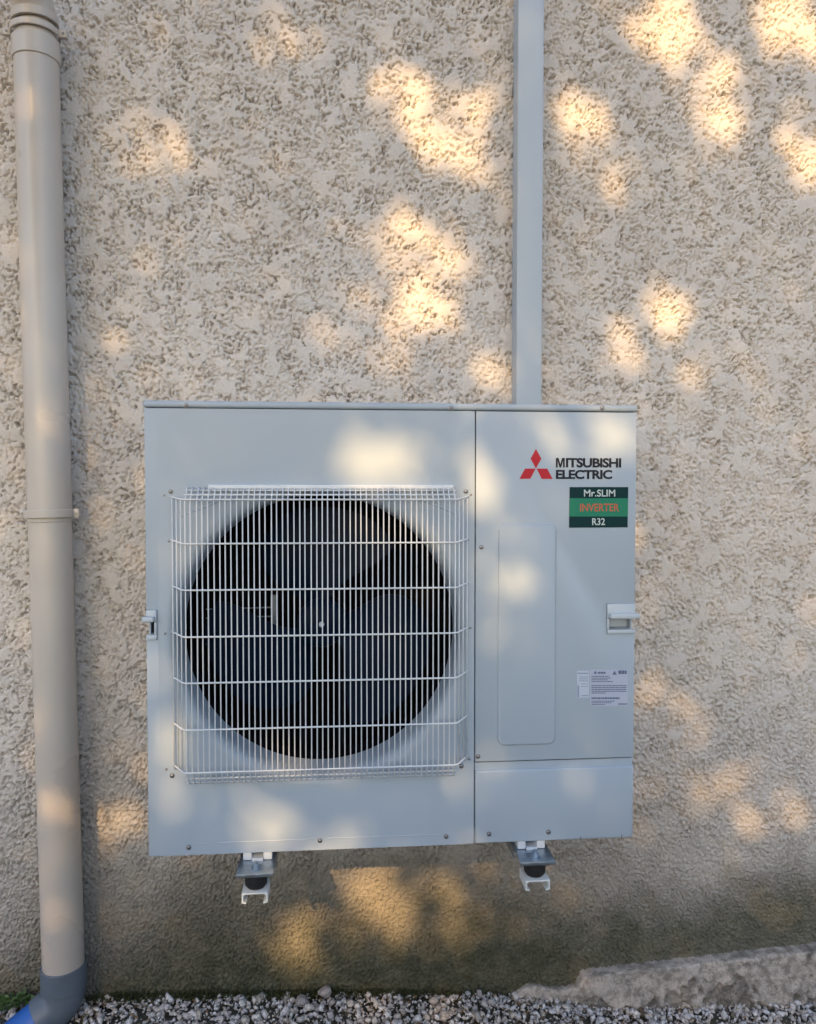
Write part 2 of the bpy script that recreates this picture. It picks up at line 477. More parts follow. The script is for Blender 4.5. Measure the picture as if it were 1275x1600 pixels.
t.links.new(tc.outputs['Object'], n2.inputs['Vector'])
bp = t.nodes.new('ShaderNodeBump'); bp.inputs['Distance'].default_value = 0.0045; t.links.new(n2.outputs['Fac'], bp.inputs['Height']); t.links.new(bp.outputs[0], b.inputs['Normal'])
fme = mesh_np('footing', np.stack([FX, FY, FZ], -1).reshape(-1, 3), grid_faces(*FX.shape))
a_ = fme.attributes.new('broken', 'FLOAT', 'POINT'); a_.data.foreach_set('value', broken.astype(np.float32).ravel())
ft = link('concrete_footing', fme, M_foot)
tag(ft, 'low beige concrete footing with flaking render along the wall at right', 'footing')

# ------------------------------------------------------------------ moss and weeds at the wall foot
def leaf_quads(n, fn, seed):
    """fn(rng) -> centre, length, width, normal-ish; returns one mesh of folded leaves"""
    rng = np.random.default_rng(seed); cs = []; fs = []
    for i in range(n):
        c, Lg, W, d, nrm = fn(rng)
        d = d / np.linalg.norm(d); s = np.cross(d, nrm); s /= np.linalg.norm(s) + 1e-9; u = np.cross(s, d)
        cs.append(np.array([c - d * Lg / 2, c + s * W / 2 + u * W * .12, c + d * Lg / 2 - u * Lg * .1, c - s * W / 2 + u * W * .12]))
        k = 4 * i; fs.append([[k, k + 1, k + 2], [k, k + 2, k + 3]])
    return np.vstack(cs), np.vstack(fs)
M_moss = island_material('dark_moss', [(0.03, 0.045, 0.012), (0.06, 0.085, 0.02), (0.02, 0.022, 0.01), (0.07, 0.06, 0.03)])
def moss_fn(rng):
    x = rng.choice([rng.normal(-0.16, 0.06), rng.normal(0.02, 0.05), rng.normal(0.2, 0.09), rng.normal(0.45, 0.12), rng.uniform(-0.8, 0.95)])
    x = float(x)
    c = np.array([x, -abs(rng.normal(0, 0.009)) - 0.002, float(ground_z(x)) + 0.003 + abs(rng.normal(0, 0.009))])
    return c, rng.uniform(0.004, 0.009), rng.uniform(0.002, 0.005), rng.standard_normal(3), rng.standard_normal(3)
mc, mf = leaf_quads(9000, moss_fn, 31)
ms = link('moss', mesh_np('moss', mc, mf, False), M_moss)
tag(ms, 'dark moss and dead leaf bits in the corner of wall and gravel', 'moss', kind='stuff')

M_litter = island_material('dead_leaf_bits', [(0.20, 0.12, 0.06), (0.32, 0.22, 0.12), (0.12, 0.08, 0.05), (0.28, 0.24, 0.14)], 0.8)
def lit_fn(rng):
    x = rng.uniform(-0.8, 1.9); y = -abs(rng.normal(0, 0.10)) - 0.006
    c = np.array([x, y, float(ground_z(x)) + 0.006 + 0.006 * rng.uniform()])
    return c, rng.uniform(0.006, 0.022), rng.uniform(0.003, 0.010), np.array([rng.normal(), rng.normal(), 0.15 * rng.normal()]), np.array([0, 0, 1.0]) + 0.4 * rng.standard_normal(3)
lc, lf = leaf_quads(420, lit_fn, 77)
lt_ = link('leaf_litter', mesh_np('leaf_litter', lc, lf, False), M_litter)
tag(lt_, 'brown dead leaf bits scattered over the gravel', 'leaf litter', kind='stuff')
M_weed = island_material('weed_leaves', [(0.04, 0.09, 0.015), (0.07, 0.14, 0.03), (0.10, 0.16, 0.05)], 0.6)
def weed(px, py, Y, n, spread, label, seed, hgt_=0.03):
    base = P(px, py, Y)
    root = thing('weed', label, 'weed', base)
    rng = np.random.default_rng(seed)
    bm = bmesh.new()
    for k in range(5):
        a = rng.uniform(0, 6.28); tip = Vector((math.cos(a) * spread * 0.7, math.sin(a) * spread * 0.3, hgt_))
        tube(bm, [(0, 0, -0.02), tip * 0.5 + Vector((0, 0, 0.004)), tip], [0.0012, 0.001, 0.0006], 5)
    obj('stem', bm, M_weed, root)
    def fn(r):
        a = r.uniform(0, 6.28); q = r.uniform(0.1, 1) ** 0.6
        c = np.array([math.cos(a) * spread * q, math.sin(a) * spread * 0.4 * q, r.uniform(0, hgt_)])
        d = np.array([math.cos(a), math.sin(a) * 0.5, 0.4]) + 0.4 * r.standard_normal(3)
        return c, r.uniform(0.012, 0.02), r.uniform(0.007, 0.012), d, np.array([0, -0.3, 1.0]) + 0.3 * r.standard_normal(3)
    c, f = leaf_quads(n, fn, seed + 1)
    link('foliage', mesh_np('foliage', c, f, False), M_weed, root)
weed(20, 1572, -0.03, 110, 0.055, 'small green weed at the wall foot left of the drainpipe', 41)
weed(447, 1592, -0.075, 16, 0.018, 'tiny pale green sprig in the gravel left of centre', 43, 0.015)

# ------------------------------------------------------------------ drainpipe
pt = P(57, 100, -0.075); pb = P(99, 1500, -0.075)
PR = 0.0525
axis = (pb - pt).normalized()
def on_pipe(py):
    """point of the pipe axis at a photograph row"""
    k = (py - 100) / 1400
    return pt.lerp(pb, k)
dp = thing('drainpipe', 'tall beige plastic drainpipe on the wall left of the heat pump', 'drainpipe', (pb.x, pb.y, pb.z))
def child(o):                     # parts are written in world coordinates
    o.location = -Vector(dp.location); return o
def hollow(bm, a, b_, ro, ri, seg=48, lip=0.001):
    ax = (b_ - a).normalized(); L_ = (b_ - a).length
    tube(bm, [a + ax * lip * 0, a + ax * lip, b_ - ax * lip, b_], [ro - lip, ro, ro, ro - lip], seg, cap=False)
    tube(bm, [a, b_], ri, seg, cap=False)
    n_ = seg
    bm.verts.ensure_lookup_table()
    tot = len(bm.verts); o0 = tot - 2 * n_ - 4 * n_
    outer0 = [bm.verts[o0 + k] for k in range(n_)]; outer1 = [bm.verts[o0 + 3 * n_ + k] for k in range(n_)]
    in0 = [bm.verts[o0 + 4 * n_ + k] for k in range(n_)]; in1 = [bm.verts[o0 + 5 * n_ + k] for k in range(n_)]
    for k in range(n_):
        bm.faces.new((outer0[k], outer0[(k + 1) % n_], in0[(k + 1) % n_], in0[k]))
        bm.faces.new((outer1[k], in1[k], in1[(k + 1) % n_], outer1[(k + 1) % n_]))
bm = bmesh.new(); hollow(bm, on_pipe(70), on_pipe(802), PR, PR - 0.003)
child(obj('upper_pipe', bm, M_pipe, dp, smooth=True))
bm = bmesh.new(); hollow(bm, on_pipe(802), on_pipe(1512), PR - 0.0015, PR - 0.0045)
child(obj('lower_pipe', bm, M_pipe, dp, smooth=True))
bm = bmesh.new(); hollow(bm, on_pipe(66), on_pipe(98), PR + 0.0035, PR + 0.0002, lip=0.0015)
child(obj('coupling', bm, M_pipe, dp, smooth=True))
def collar(py, rad, h, lug, lab=None):
    c = on_pipe(py)
    bm = bmesh.new()
    hollow(bm, c - axis * h / 2, c + axis * h / 2, rad + 0.004, rad + 0.0003, lip=0.0015)
    for s in (-1, 1):
        x0 = c.x + s * (rad + 0.001); x1 = c.x + s * (rad + lug)
        box(bm, min(x0, x1), max(x0, x1), c.y - 0.006, c.y + 0.010, c.z - h * 0.55, c.z + h * 0.55, 0.0015)
    box(bm, c.x - 0.012, c.x + 0.012, c.y + rad, 0.004, c.z - h / 2, c.z + h / 2)
    o = child(obj('pipe_clip', bm, M_pipe, dp, smooth=True))
    for s in (-1, 1):
        bm = bmesh.new()
        q = Vector((c.x + s * (rad + lug * 0.62), c.y - 0.0062, c.z))
        tube(bm, [q, q + Vector((0, -0.002, 0))], 0.0028, 10)
        obj('clip_screw', bm, M_screw, o)
collar(789, PR + 0.004, 0.021, 0.016)
collar(54, PR + 0.002, 0.016, 0.022)
# swan-neck bend above the top clip, leaning back towards the upper left
c = on_pipe(44)
bm = bmesh.new()
tube(bm, [on_pipe(70), on_pipe(58), on_pipe(47), on_pipe(33)], [PR - 0.003, PR - 0.003, PR - 0.009, PR - 0.009], 48, cap=False)
child(obj('spigot', bm, M_pipe, dp, smooth=True))
bm = bmesh.new()
pth = [on_pipe(40)]
d = -axis.copy(); p_ = on_pipe(40)
for k in range(9):
    a = R(7.5 * k)
    dd = (-axis) * math.cos(a) + Vector((-0.2, -0.95, 0)).normalized() * math.sin(a)
    p_ = p_ + dd * 0.010; pth.append(p_.copy())
for k in range(6): p_ = p_ + dd * 0.04; pth.append(p_.copy())
tube(bm, pth, [PR - 0.004 + (0.0015 if i else 0) for i in range(len(pth))], 48, cap=False)
child(obj('swan_neck', bm, M_pipe, dp, smooth=True))
bm = bmesh.new()
sp = [pth[2] + Vector((-0.018, -PR + 0.004, -0.012))]
child(obj('upper_socket', (lambda b_: (hollow(b_, pth[0], pth[2], PR + 0.002, PR - 0.006), b_)[1])(bmesh.new()), M_pipe, dp, smooth=True))
bm.free()
# grey foot bend
s0 = on_pipe(1506); s1 = on_pipe(1542)
bm = bmesh.new(); hollow(bm, s0, s1, PR + 0.0035, PR - 0.0008, lip=0.0015)
gs = child(obj('grey_socket', bm, M_grey, dp, smooth=True)); gs['label'] = 'dark grey socket at the pipe foot'
bm = bmesh.new()
p_ = s1 - axis * 0.004; pth = [p_.copy()]
tgt = Vector((-0.80, -0.28, -0.53)).normalized()
for k in range(13):
    f_ = k / 12
    dd = axis.lerp(tgt, min(1, f_)).normalized(); p_ = p_ + dd * 0.0055; pth.append(p_.copy())
pth.append(p_ + dd * 0.026); elbow_end = pth[-1].copy()
tube(bm, pth, [PR + 0.0005] * len(pth), 48, cap=False)
tube(bm, [pth[-2], pth[-1], pth[-1] + dd * 0.0005], [PR + 0.0005, PR + 0.0005, PR - 0.006], 48, cap=False)
ge = child(obj('grey_elbow', bm, M_grey, dp, smooth=True)); ge['label'] = 'grey elbow turning left'
bm = bmesh.new(); tube(bm, [elbow_end - dd * 0.01, elbow_end + dd * 0.20], PR - 0.004, 48)
be = child(obj('outlet_pipe', bm, M_blue, dp, smooth=True)); be['label'] = 'bright blue pipe end running into the ground'

# ------------------------------------------------------------------ cable trunking
a = P(808, 300, -0.06); b2 = P(848, 300, -0.06)
tx0, tx1 = a.x, b2.x
tl = P(803.5, 620, -0.06).x - P(808, 10, -0.06).x
tr = thing('cable_trunking', 'white plastic cable trunking running up the wall from the heat pump', 'trunking', ((tx0 + tx1) / 2, 0, 0.80))
def sheared(o, k):
    for v in o.data.vertices: v.co.x += k * (v.co.z + 0)
bm = bmesh.new(); box(bm, tx0 + 0.001 - tr.location.x, tx1 - 0.001 - tr.location.x, -0.048, 0.004, 0, 2.2, 0.0)
obj('back_channel', bm, M_trunk, tr, smooth=True)
bm = bmesh.new(); box(bm, tx0 - tr.location.x, tx1 - tr.location.x, -0.060, -0.0485, 0, 2.2, 0.003, 3)
obj('cover', bm, M_trunk, tr, smooth=True)
tr.rotation_euler = (0, R(0.05), 0)

# ------------------------------------------------------------------ heat pump outdoor unit
YF = -0.46                 # front face
W_, H_, D_ = 1.05, 0.957, 0.33
hp = thing('heat_pump_unit', 'white wall-hung heat pump outdoor unit with wire fan guard', 'heat pump', (W_ / 2, YF + D_ / 2, 0))
def hchild(o, base=None):
    o.location = -Vector(hp.location); return o
def q(px, py, Y=YF):
    v = P(px, py, Y); return v.x, v.z
xs = 0.5 * (q(744, 700)[0] + q(740, 1250)[0])       # seam between fan panel and service panel
z_lid = q(500, 640)[1]                              # underside of the lid
z_mid = 0.5 * (q(745, 1189)[1] + q(985, 1186)[1])    # seam of the lower service panel
z_lip = 0.5 * (q(745, 1203)[1] + q(985, 1198)[1])
fcx, fcz = q(500, 992); FR = 0.297
# --- shell
for xa in (0.003, W_ - 0.006):
    bm = bmesh.new(); box(bm, xa, xa + 0.003, YF + 0.012, YF + D_, 0.01, z_lid + 0.001)
    hchild(obj('side_panel', bm, M_white, hp, smooth=True))
bm = bmesh.new(); box(bm, 0.004, W_ - 0.004, YF + 0.006, YF + D_ - 0.001, 0.002, 0.03, 0.0)
hchild(obj('base_pan', bm, M_white, hp, smooth=True))
bm = bmesh.new()
box(bm, xs - 0.012, xs + 0.012, YF + 0.022, YF + D_ - 0.02, 0.03, z_lid)
hchild(obj('partition', bm, M_dark, hp))
bm = bmesh.new()
box(bm, 0.007, W_ - 0.007, YF + D_ - 0.03, YF + D_ - 0.012, 0.03, z_lid)
for i in range(118):
    x = 0.012 + i * 0.0055
    box(bm, x, x + 0.0012, YF + D_ - 0.036, YF + D_ - 0.030, 0.035, z_lid - 0.005)
hchild(obj('coil', bm, M_fin, hp))
bm = bmesh.new()
box(bm, 0.008, xs - 0.014, YF + 0.022, YF + D_ - 0.04, z_lid - 0.010, z_lid - 0.004)
box(bm, 0.008, xs - 0.014, YF + 0.022, YF + D_ - 0.04, 0.031, 0.034)
box(bm, 0.008, 0.011, YF + 0.022, YF + D_ - 0.04, 0.036, z_lid - 0.012)
hchild(obj('inner_lining', bm, M_dark, hp))
# --- lid
bm = bmesh.new(); box(bm, -0.002, W_ + 0.002, YF - 0.003, YF + D_ + 0.002, z_lid + 0.0015, H_, 0.005, 3)
hchild(obj('lid', bm, M_white, hp, smooth=True))
# --- fan panel with round opening
def flange(bm, outer, y0, depth):
    bd = [e for e in bm.edges if len(e.link_faces) == 1 and e in outer]
    r = bmesh.ops.extrude_edge_only(bm, edges=bd)
    vs = [v for v in r['geom'] if isinstance(v, bmesh.types.BMVert)]
    for v in vs: v.co.y = y0 + depth
    return bd
LX = 0.028
hz0, hz1 = q(230, 1000)[1], q(230, 953)[1]
px0, px1, pz0, pz1 = LX, xs - 0.0012, 0.0, z_lid
angs = [2 * math.pi * k / 96 for k in range(96)] + [math.atan2(z - fcz, x - fcx) % (2 * math.pi) for x in (px0, px1) for z in (pz0, pz1)]
angs = sorted(angs)
def to_rect(a):
    dx, dz = math.cos(a), math.sin(a)
    t_ = min([(px1 - fcx) / dx if dx > 1e-9 else 9, (px0 - fcx) / dx if dx < -1e-9 else 9, (pz1 - fcz) / dz if dz > 1e-9 else 9, (pz0 - fcz) / dz if dz < -1e-9 else 9])
    return fcx + dx * t_, fcz + dz * t_
RO = FR + 0.022
bm = bmesh.new()
prof = [(RO + 0.006, 0), (RO, 0.0008), (RO - 0.008, 0.0035), (RO - 0.014, 0.009), (RO - 0.019, 0.018), (FR + 0.0015, 0.034), (FR, 0.055), (FR, 0.085)]
rings = [[bm.verts.new((fcx + r * math.cos(a), YF + y, fcz + r * math.sin(a))) for a in angs] for r, y in prof]
outr = [bm.verts.new((to_rect(a)[0], YF, to_rect(a)[1])) for a in angs]
rings = [outr] + rings
n = len(angs)
for a, b_ in zip(rings, rings[1:]):
    for k in range(n):
        bm.faces.new((a[k], a[(k + 1) % n], b_[(k + 1) % n], b_[k]))
# left strip with the notch of the carry handle
left = sorted([v for v in outr if abs(v.co.x - px0) < 1e-5], key=lambda v: v.co.z)
pts = [(0, pz0), (0, hz0), (0.022, hz0), (0.022, hz1), (0, hz1), (0, pz1)]
lv = [bm.verts.new((x, YF, z)) for x, z in pts]
bm.faces.new(left + lv[::-1])
outer = set(e for e in bm.edges if len(e.link_faces) == 1 and abs(e.verts[0].co.y - YF) < 1e-6)
bd = flange(bm, outer, YF, 0.016)
bmesh.ops.bevel(bm, geom=bd, offset=0.0018, segments=2, affect='EDGES', profile=0.5)
fp = hchild(obj('fan_panel', bm, M_white, hp, smooth=True))
# lining behind the orifice
bm = bmesh.new(); lathe_y(bm, [(FR + 0.0005, YF + 0.084), (FR + 0.0015, YF + 0.15), (FR + 0.02, YF + 0.16)], fcx, fcz)
hchild(obj('fan_duct', bm, M_dark, hp, smooth=True))
# pressed beads of the fan panel
def bead(bm, pts, r=0.0022):
    tube(bm, pts, r, 8)
def bead_part(name, pxy, r=0.002, parent=None):
    bm = bmesh.new(); bead(bm, [Vector((q(a, b_)[0], YF + 0.0008, q(a, b_)[1])) for a, b_ in pxy], r)
    return obj(name, bm, M_white, parent, smooth=True)
for pp in (((306, 1318.5), (490, 1311)), ((511, 1310), (688, 1304))):
    bead_part('pressed_rib', pp, 0.0016, fp)
for pp in (((283, 806), (302, 799), (345, 782), (420, 764)), ((575, 762), (655, 780), (692, 794), (712, 803))):
    bead_part('pressed_rib', pp, 0.0022, fp)
# pale raised flange over the orifice, behind the top of the guard
fa, fb = q(326, 757), q(708, 764)
bm = bmesh.new(); box(bm, fa[0], fb[0], YF - 0.012, YF + 0.001, fb[1] - 0.001, fa[1] - 0.0005, 0.003, 3)
obj('top_flange', bm, M_wire, fp, smooth=True)
# --- service panel
hx = q(948, 960)[0]; rz0, rz1 = q(960, 990)[1], q(960, 943)[1]
bm = bmesh.new()
sx0 = xs + 0.0014
prism(bm, [(sx0, z_mid + 0.0008), (W_, z_mid + 0.0008), (W_, rz0), (hx, rz0), (hx, rz1), (W_, rz1), (W_, z_lid), (sx0, z_lid)], YF, YF + 0.016, 0.0022)
sp_ = hchild(obj('service_panel', bm, M_white, hp, smooth=True))
ex0 = q(778, 900)[0]; ex1 = q(869, 900)[0]; ez0 = q(820, 1164)[1]; ez1 = q(820, 819)[1]
bm = bmesh.new(); prism(bm, rrect(ex0, ex1, ez0, ez1, 0.016, 8), YF - 0.0036, YF + 0.004, 0.0042, 3)
obj('embossed_pad', bm, M_white, sp_, smooth=True)
bm = bmesh.new()
prism(bm, [(sx0, 0.0), (W_, 0.0), (W_, z_lip), (sx0, z_lip)], YF - 0.0015, YF + 0.016, 0.0045, 3)
box(bm, sx0, W_ - 0.001, YF + 0.0045, YF + 0.015, z_lip - 0.004, z_mid - 0.002)
lp = hchild(obj('lower_cover', bm, M_white, hp, smooth=True))
for px in (907, 971):
    a = q(px, 1308)
    bm = bmesh.new(); box(bm, a[0] - 0.001, a[0] + 0.001, YF - 0.0016, YF + 0.002, 0.0004, 0.008)
    obj('slot', bm, M_screw, lp)
# --- carry handles
def handle(x0, x1, z0, z1, side, open_frac=(0.14, 0.50)):
    """side +1: wraps round the right edge. frame with a grip bar above a recess"""
    bm = bmesh.new()
    h = z1 - z0; y0 = YF - 0.005; t_ = 0.005
    xi = x0 if side > 0 else x1                  # inner edge
    xo = x1 if side > 0 else x0
    oz0, oz1 = z0 + h * open_frac[0], z0 + h * open_frac[1]
    def bx_(a, b_, *r): box(bm, min(a, b_), max(a, b_), *r)
    bx_(xi, xo, y0, YF + 0.012, oz1 + 0.0005, z1, 0.002)               # upper shield
    bx_(xi + side * 0.003, xo + side * 0.006, y0 - 0.013, y0 + 0.004, oz1 + h * 0.02, oz1 + h * 0.20, 0.003, 3)   # grip bar
    bx_(xi, xo, y0, YF + 0.040, z0, oz0, 0.002)                        # lower rail
    bx_(xi, xi + side * t_, y0 + 0.0004, YF + 0.040, oz0, oz1, 0.0012)  # inner rail
    bx_(xi + side * 0.0005, xo - side * 0.0005, YF + 0.034, YF + 0.037, oz0 - 0.002, oz1 + 0.002)              # back of the recess
    bx_(xi + side * 0.0005, xo - side * 0.0005, YF + 0.013, YF + 0.036, oz1 + 0.001, oz1 + 0.003)
    return hchild(obj('carry_handle', bm, M_handle, hp, smooth=True))
handle(hx, W_ - 0.0005, rz0, rz1, 1)
handle(0.0005, 0.022, hz0, hz1, -1, (0.17, 0.60))
# --- screws (one mesh)
bm = bmesh.new()
tube(bm, [(0, 0.001, 0), (0, -0.0006, 0)], 0.0052, 16)
tube(bm, [(0, -0.0006, 0), (0, -0.0026, 0), (0, -0.0034, 0)], [0.0040, 0.0038, 0.0026], 12)
scr = None
def screw(px, py, parent, Y=YF, s=1.0):
    global scr
    v = P(px, py, Y)
    if scr is None:
        scr = obj('screw', bm, M_screw, parent, smooth=True); o = scr
    else:
        o = scr.copy(); COL.objects.link(o)
    o.parent = parent; o.location = v - Vector(hp.location) if parent == hp else v
    o.scale = (s, s, s)
for a in ((291, 633), (705, 637.5), (941, 637.5)): screw(*a, hp, YF - 0.003)
for a in ((295, 1324), (500, 1313.5), (697, 1307), (267, 768), (728, 768), (269, 1212), (721, 1197)): screw(*a, fp)
for a in ((752, 855), (747, 1182)): screw(*a, sp_, s=0.95)
for a in ((764, 1303), (857, 1300)): screw(*a, lp, YF - 0.001)
for a in ((257, 774), (736, 773), (258, 990), (735, 981), (260, 1202), (733, 1186), (264, 846), (731, 843)): screw(*a, fp, s=0.5)

# --- wire fan guard
YG = YF - 0.036
gl, gr_ = q(290, 983, YG)[0], q(711, 983, YG)[0]
gol, gor = q(268, 983, YF - 0.004)[0], q(732, 983, YF - 0.004)[0]
rows = [780.5, 848.5, 920, 992, 1063, 1135, 1201]
rz = [q(500, r_, YG)[1] for r_ in rows]
ztop, zbot = rz[0], rz[-1]
gt = q(500, 762, YF)[1]; gb = q(500, 1217, YF)[1]
guard = bpy.data.objects.new('fan_guard', None); COL.objects.link(guard); guard.parent = hp
guard.location = -Vector(hp.location)
WR = 0.00145
nv = 49
bm = bmesh.new()
tube(bm, [(0, YF - 0.001, gt), (0, YF - 0.012, gt - 0.002), (0, YG + 0.006, ztop + 0.004), (0, YG, ztop - 0.002), (0, YG, zbot + 0.002), (0, YG + 0.005, zbot - 0.004), (0, YF - 0.014, gb + 0.004), (0, YF - 0.001, gb)], WR, 6)
w0 = obj('upright_wire', bm, M_wire, guard, smooth='all')
step = (gr_ - gl) / (nv - 1)
first = True
for i in range(nv):
    x = gl + step * i
    o = w0 if first else w0.copy()
    if not first: COL.objects.link(o); o.parent = guard
    first = False
    o.location = (x, 0, 0)
    rr = random.Random(i)
    o.rotation_euler = (0, rr.uniform(-0.0012, 0.0012), 0)
# uprights on the slanting sides
bm = bmesh.new(); tube(bm, [(0, 0, zbot - 0.002), (0, 0, ztop + 0.002)], WR, 6)
w1 = None
for xa, xb in ((gl, gol), (gr_, gor)):
    for k in (1, 2, 3):
        f_ = k / 3.4
        if w1 is None: w1 = obj('side_wire', bm, M_wire, guard, smooth='all'); o = w1
        else: o = w1.copy(); COL.objects.link(o); o.parent = guard
        o.location = (xa + (xb - xa) * f_, YG + (YF - 0.004 - YG) * f_, 0)
bm = bmesh.new()
WC = 0.0018
tube(bm, [(gol, YF - 0.001, 0.006), (gol + 0.004, YF - 0.005, 0.005), (gl - 0.006, YG - 0.0015, 0.0008), (gl, YG - WR - WC * 0.8, 0), (gr_, YG - WR - WC * 0.8, 0), (gr_ + 0.006, YG - 0.0015, 0.0008), (gor - 0.004, YF - 0.005, 0.005), (gor, YF - 0.001, 0.006)], WC, 8)
c0 = obj('cross_wire', bm, M_wire, guard, smooth='all')
for i, z in enumerate(rz):
    o = c0 if i == 0 else c0.copy()
    if i: COL.objects.link(o); o.parent = guard
    o.location = (0, 0, z)
bm = bmesh.new(); tube(bm, [(gl - 0.004, 0, 0), (gr_ + 0.004, 0, 0)], 0.0020, 8)
e0 = None
for f_, za, zb in ((0.35, ztop, gt), (0.72, ztop, gt), (0.5, zbot, gb), (0.9, zbot, gb)):
    if e0 is None: e0 = obj('edge_wire', bm, M_wire, guard, smooth='all'); o = e0
    else: o = e0.copy(); COL.objects.link(o); o.parent = guard
    o.location = (0, YG + (YF - YG) * f_ - 0.002, za + (zb - za) * f_ + (0.001 if za == ztop else -0.001))
# --- propeller
YP = YF + 0.150
bm = bmesh.new()
bmesh.ops.create_icosphere(bm, subdivisions=3, radius=1)
for v in bm.verts:
    v.co = Vector((fcx + v.co.x * 0.058, YP + v.co.y * (0.022 if v.co.y < 0 else 0.05), fcz + v.co.z * 0.058))
fan = hchild(obj('fan', bm, M_blade, hp, smooth='all')); fan['label'] = 'dark grey three-bladed fan'
def blade(a0):
    bm = bmesh.new(); nr, na = 10, 12
    g = []
    for i in range(nr):
        r_ = 0.05 + (0.268 - 0.05) * i / (nr - 1)
        wdt = R(38 + 22 * math.sin(math.pi * min(1, i / (nr - 1) * 0.8)))
        sw = R(-18) * (i / (nr - 1)) ** 1.5
        row = []
        for j in range(na):
            f_ = j / (na - 1) - 0.5
            k = 1 - 0.10 * (abs(f_) * 2) ** 4 * (i / (nr - 1))
            a = a0 + sw + f_ * 2 * wdt * 0.75
            row.append(bm.verts.new((fcx + r_ * k * math.cos(a), YP + 0.010 + f_ * 0.075 * (0.6 + 0.4 * i / nr) + 0.010 * (f_ * 2) ** 2, fcz + r_ * k * math.sin(a))))
        g.append(row)
    fs = []
    for i in range(nr - 1):
        for j in range(na - 1):
            fs.append(bm.faces.new((g[i][j], g[i][j + 1], g[i + 1][j + 1], g[i + 1][j])))
    r = bmesh.ops.extrude_face_region(bm, geom=fs)
    for v in [x for x in r['geom'] if isinstance(x, bmesh.types.BMVert)]: v.co.y += 0.0035
    return obj('blade', bm, M_blade, fan, smooth=True)
for k in range(3): blade(R(-17 + 120 * k))
bm = bmesh.new()
tube(bm, [(fcx, YP - 0.020, fcz), (fcx, YP - 0.029, fcz), (fcx, YP - 0.032, fcz)], [0.0065, 0.006, 0.003], 12)
obj('hub_nut', bm, M_plastic, fan, smooth=True)
# motor and its support behind the fan
bm = bmesh.new()
tube(bm, [(fcx, YP + 0.05, fcz), (fcx, YP + 0.13, fcz)], 0.06, 32)
for z in (-0.03, 0.03):
    box(bm, fcx - 0.05, fcx - 0.035, YP + 0.06, YP + 0.07, 0.04, z_lid - 0.02) if z < 0 else box(bm, fcx + 0.035, fcx + 0.05, YP + 0.06, YP + 0.07, 0.04, z_lid - 0.02)
hchild(obj('fan_motor', bm, M_duct, hp, smooth=True))
bm = bmesh.new()
for py in (952, 966, 979, 992, 1006):
    a = P(322, py, YF + 0.235); b_ = P(425, py - 3, YF + 0.235)
    tube(bm, [a, b_], 0.0018, 6)
a = P(428, 930, YF + 0.235); box(bm, a.x - 0.008, a.x + 0.008, a.y, a.y + 0.01, a.z - 0.08, a.z)
hchild(obj('rear_guard_wires', bm, mat('dull_inner_metal', (0.16, 0.2, 0.24), rough=0.5), hp))
# --- print on the service panel
def poly(bm, pts, Y):
    bm.faces.new([bm.verts.new((x, Y, z)) for x, z in pts])
def decal(name, polys, m_, parent, dy=0.0006, thick=0.0003):
    bm = bmesh.new()
    for pl in polys: prism(bm, [q(*a) for a in pl], YF - dy, YF - dy + thick)
    return obj(name, bm, m_, parent)
decal('emblem', [[(837.3, 701.5), (829, 716.5), (837.3, 732), (845.8, 716.5)],
                 [(820.3, 732.2), (836.8, 732.2), (828.5, 748.2), (811.5, 748.2)],
                 [(838.2, 732.2), (854.8, 732.2), (863.5, 748.2), (846.5, 748.2)]], M_red, sp_)
def text(name, body, x0, x1, y0, y1, m_, parent, dy, bold=0.0, space=1.0, frac=1.0):
    cu = bpy.data.curves.new('t', 'FONT'); cu.body = body; cu.offset = bold; cu.space_character = space; cu.resolution_u = 4
    o = bpy.data.objects.new('t', cu); COL.objects.link(o)
    dg = bpy.context.evaluated_depsgraph_get(); dg.update()
    me = bpy.data.meshes.new_from_object(o.evaluated_get(dg)); bpy.data.objects.remove(o)
    v = np.array([w.co[:] for w in me.vertices]); mn, mx = v.min(0), v.max(0)
    A = q(x0, y1); B = q(x1, y0); A2 = q(x0, y0); B2 = q(x1, y1)
    for w in me.vertices:
        u = (w.co.x - mn[0]) / (mx[0] - mn[0]); t_ = (w.co.y - mn[1]) / (mx[1] - mn[1])
        w.co = Vector((A[0] + (B[0] - A[0]) * u, YF - dy, A[1] + (A2[1] - A[1]) * t_))
    me.name = name
    return link(name, me, m_, parent)
decal('letter_m', [[(868.5, 730.5), (868.5, 715.5), (872.6, 715.5), (875.4, 725.5), (878.2, 715.5), (882.3, 715.5), (882.3, 730.5), (879.6, 730.5), (879.6, 719.5), (876.7, 730.5), (874.1, 730.5), (871.2, 719.5), (871.2, 730.5)]], M_ink, sp_, 0.0008)
text('lettering', 'ITSUBISHI', 884, 970.5, 715.5, 730.5, M_ink, sp_, 0.0008, 0.034, 0.93)
text('lettering', 'ELECTRIC', 868.5, 956.5, 734, 748.5, M_ink, sp_, 0.0008, 0.034, 0.93)
st = decal('sticker', [[(890, 761), (981.5, 761), (980.5, 824), (889, 824.5)]], M_teal, sp_, 0.0008, 0.0005)
st['label'] = 'green and dark teal sticker'
decal('green_band', [[(890, 778.5), (981.2, 778.5), (980.8, 807), (889.4, 807)]], M_green, st, 0.0011, 0.0002)
text('lettering', 'Mr.SLIM', 912, 961, 765, 776, M_stw, st, 0.0014, 0.015, 1.0)
text('lettering', 'INVERTER', 906, 967, 787, 799, M_orange, st, 0.0014, 0.015, 1.0)
text('lettering', 'R32', 925, 945, 809.5, 820.5, M_stw, st, 0.0012, 0.015, 1.0)
rl = decal('rating_label', [[(921.5, 1046), (981.5, 1046), (981, 1103), (921.5, 1103.5)]], M_label, sp_, 0.0006)
rng = random.Random(5)
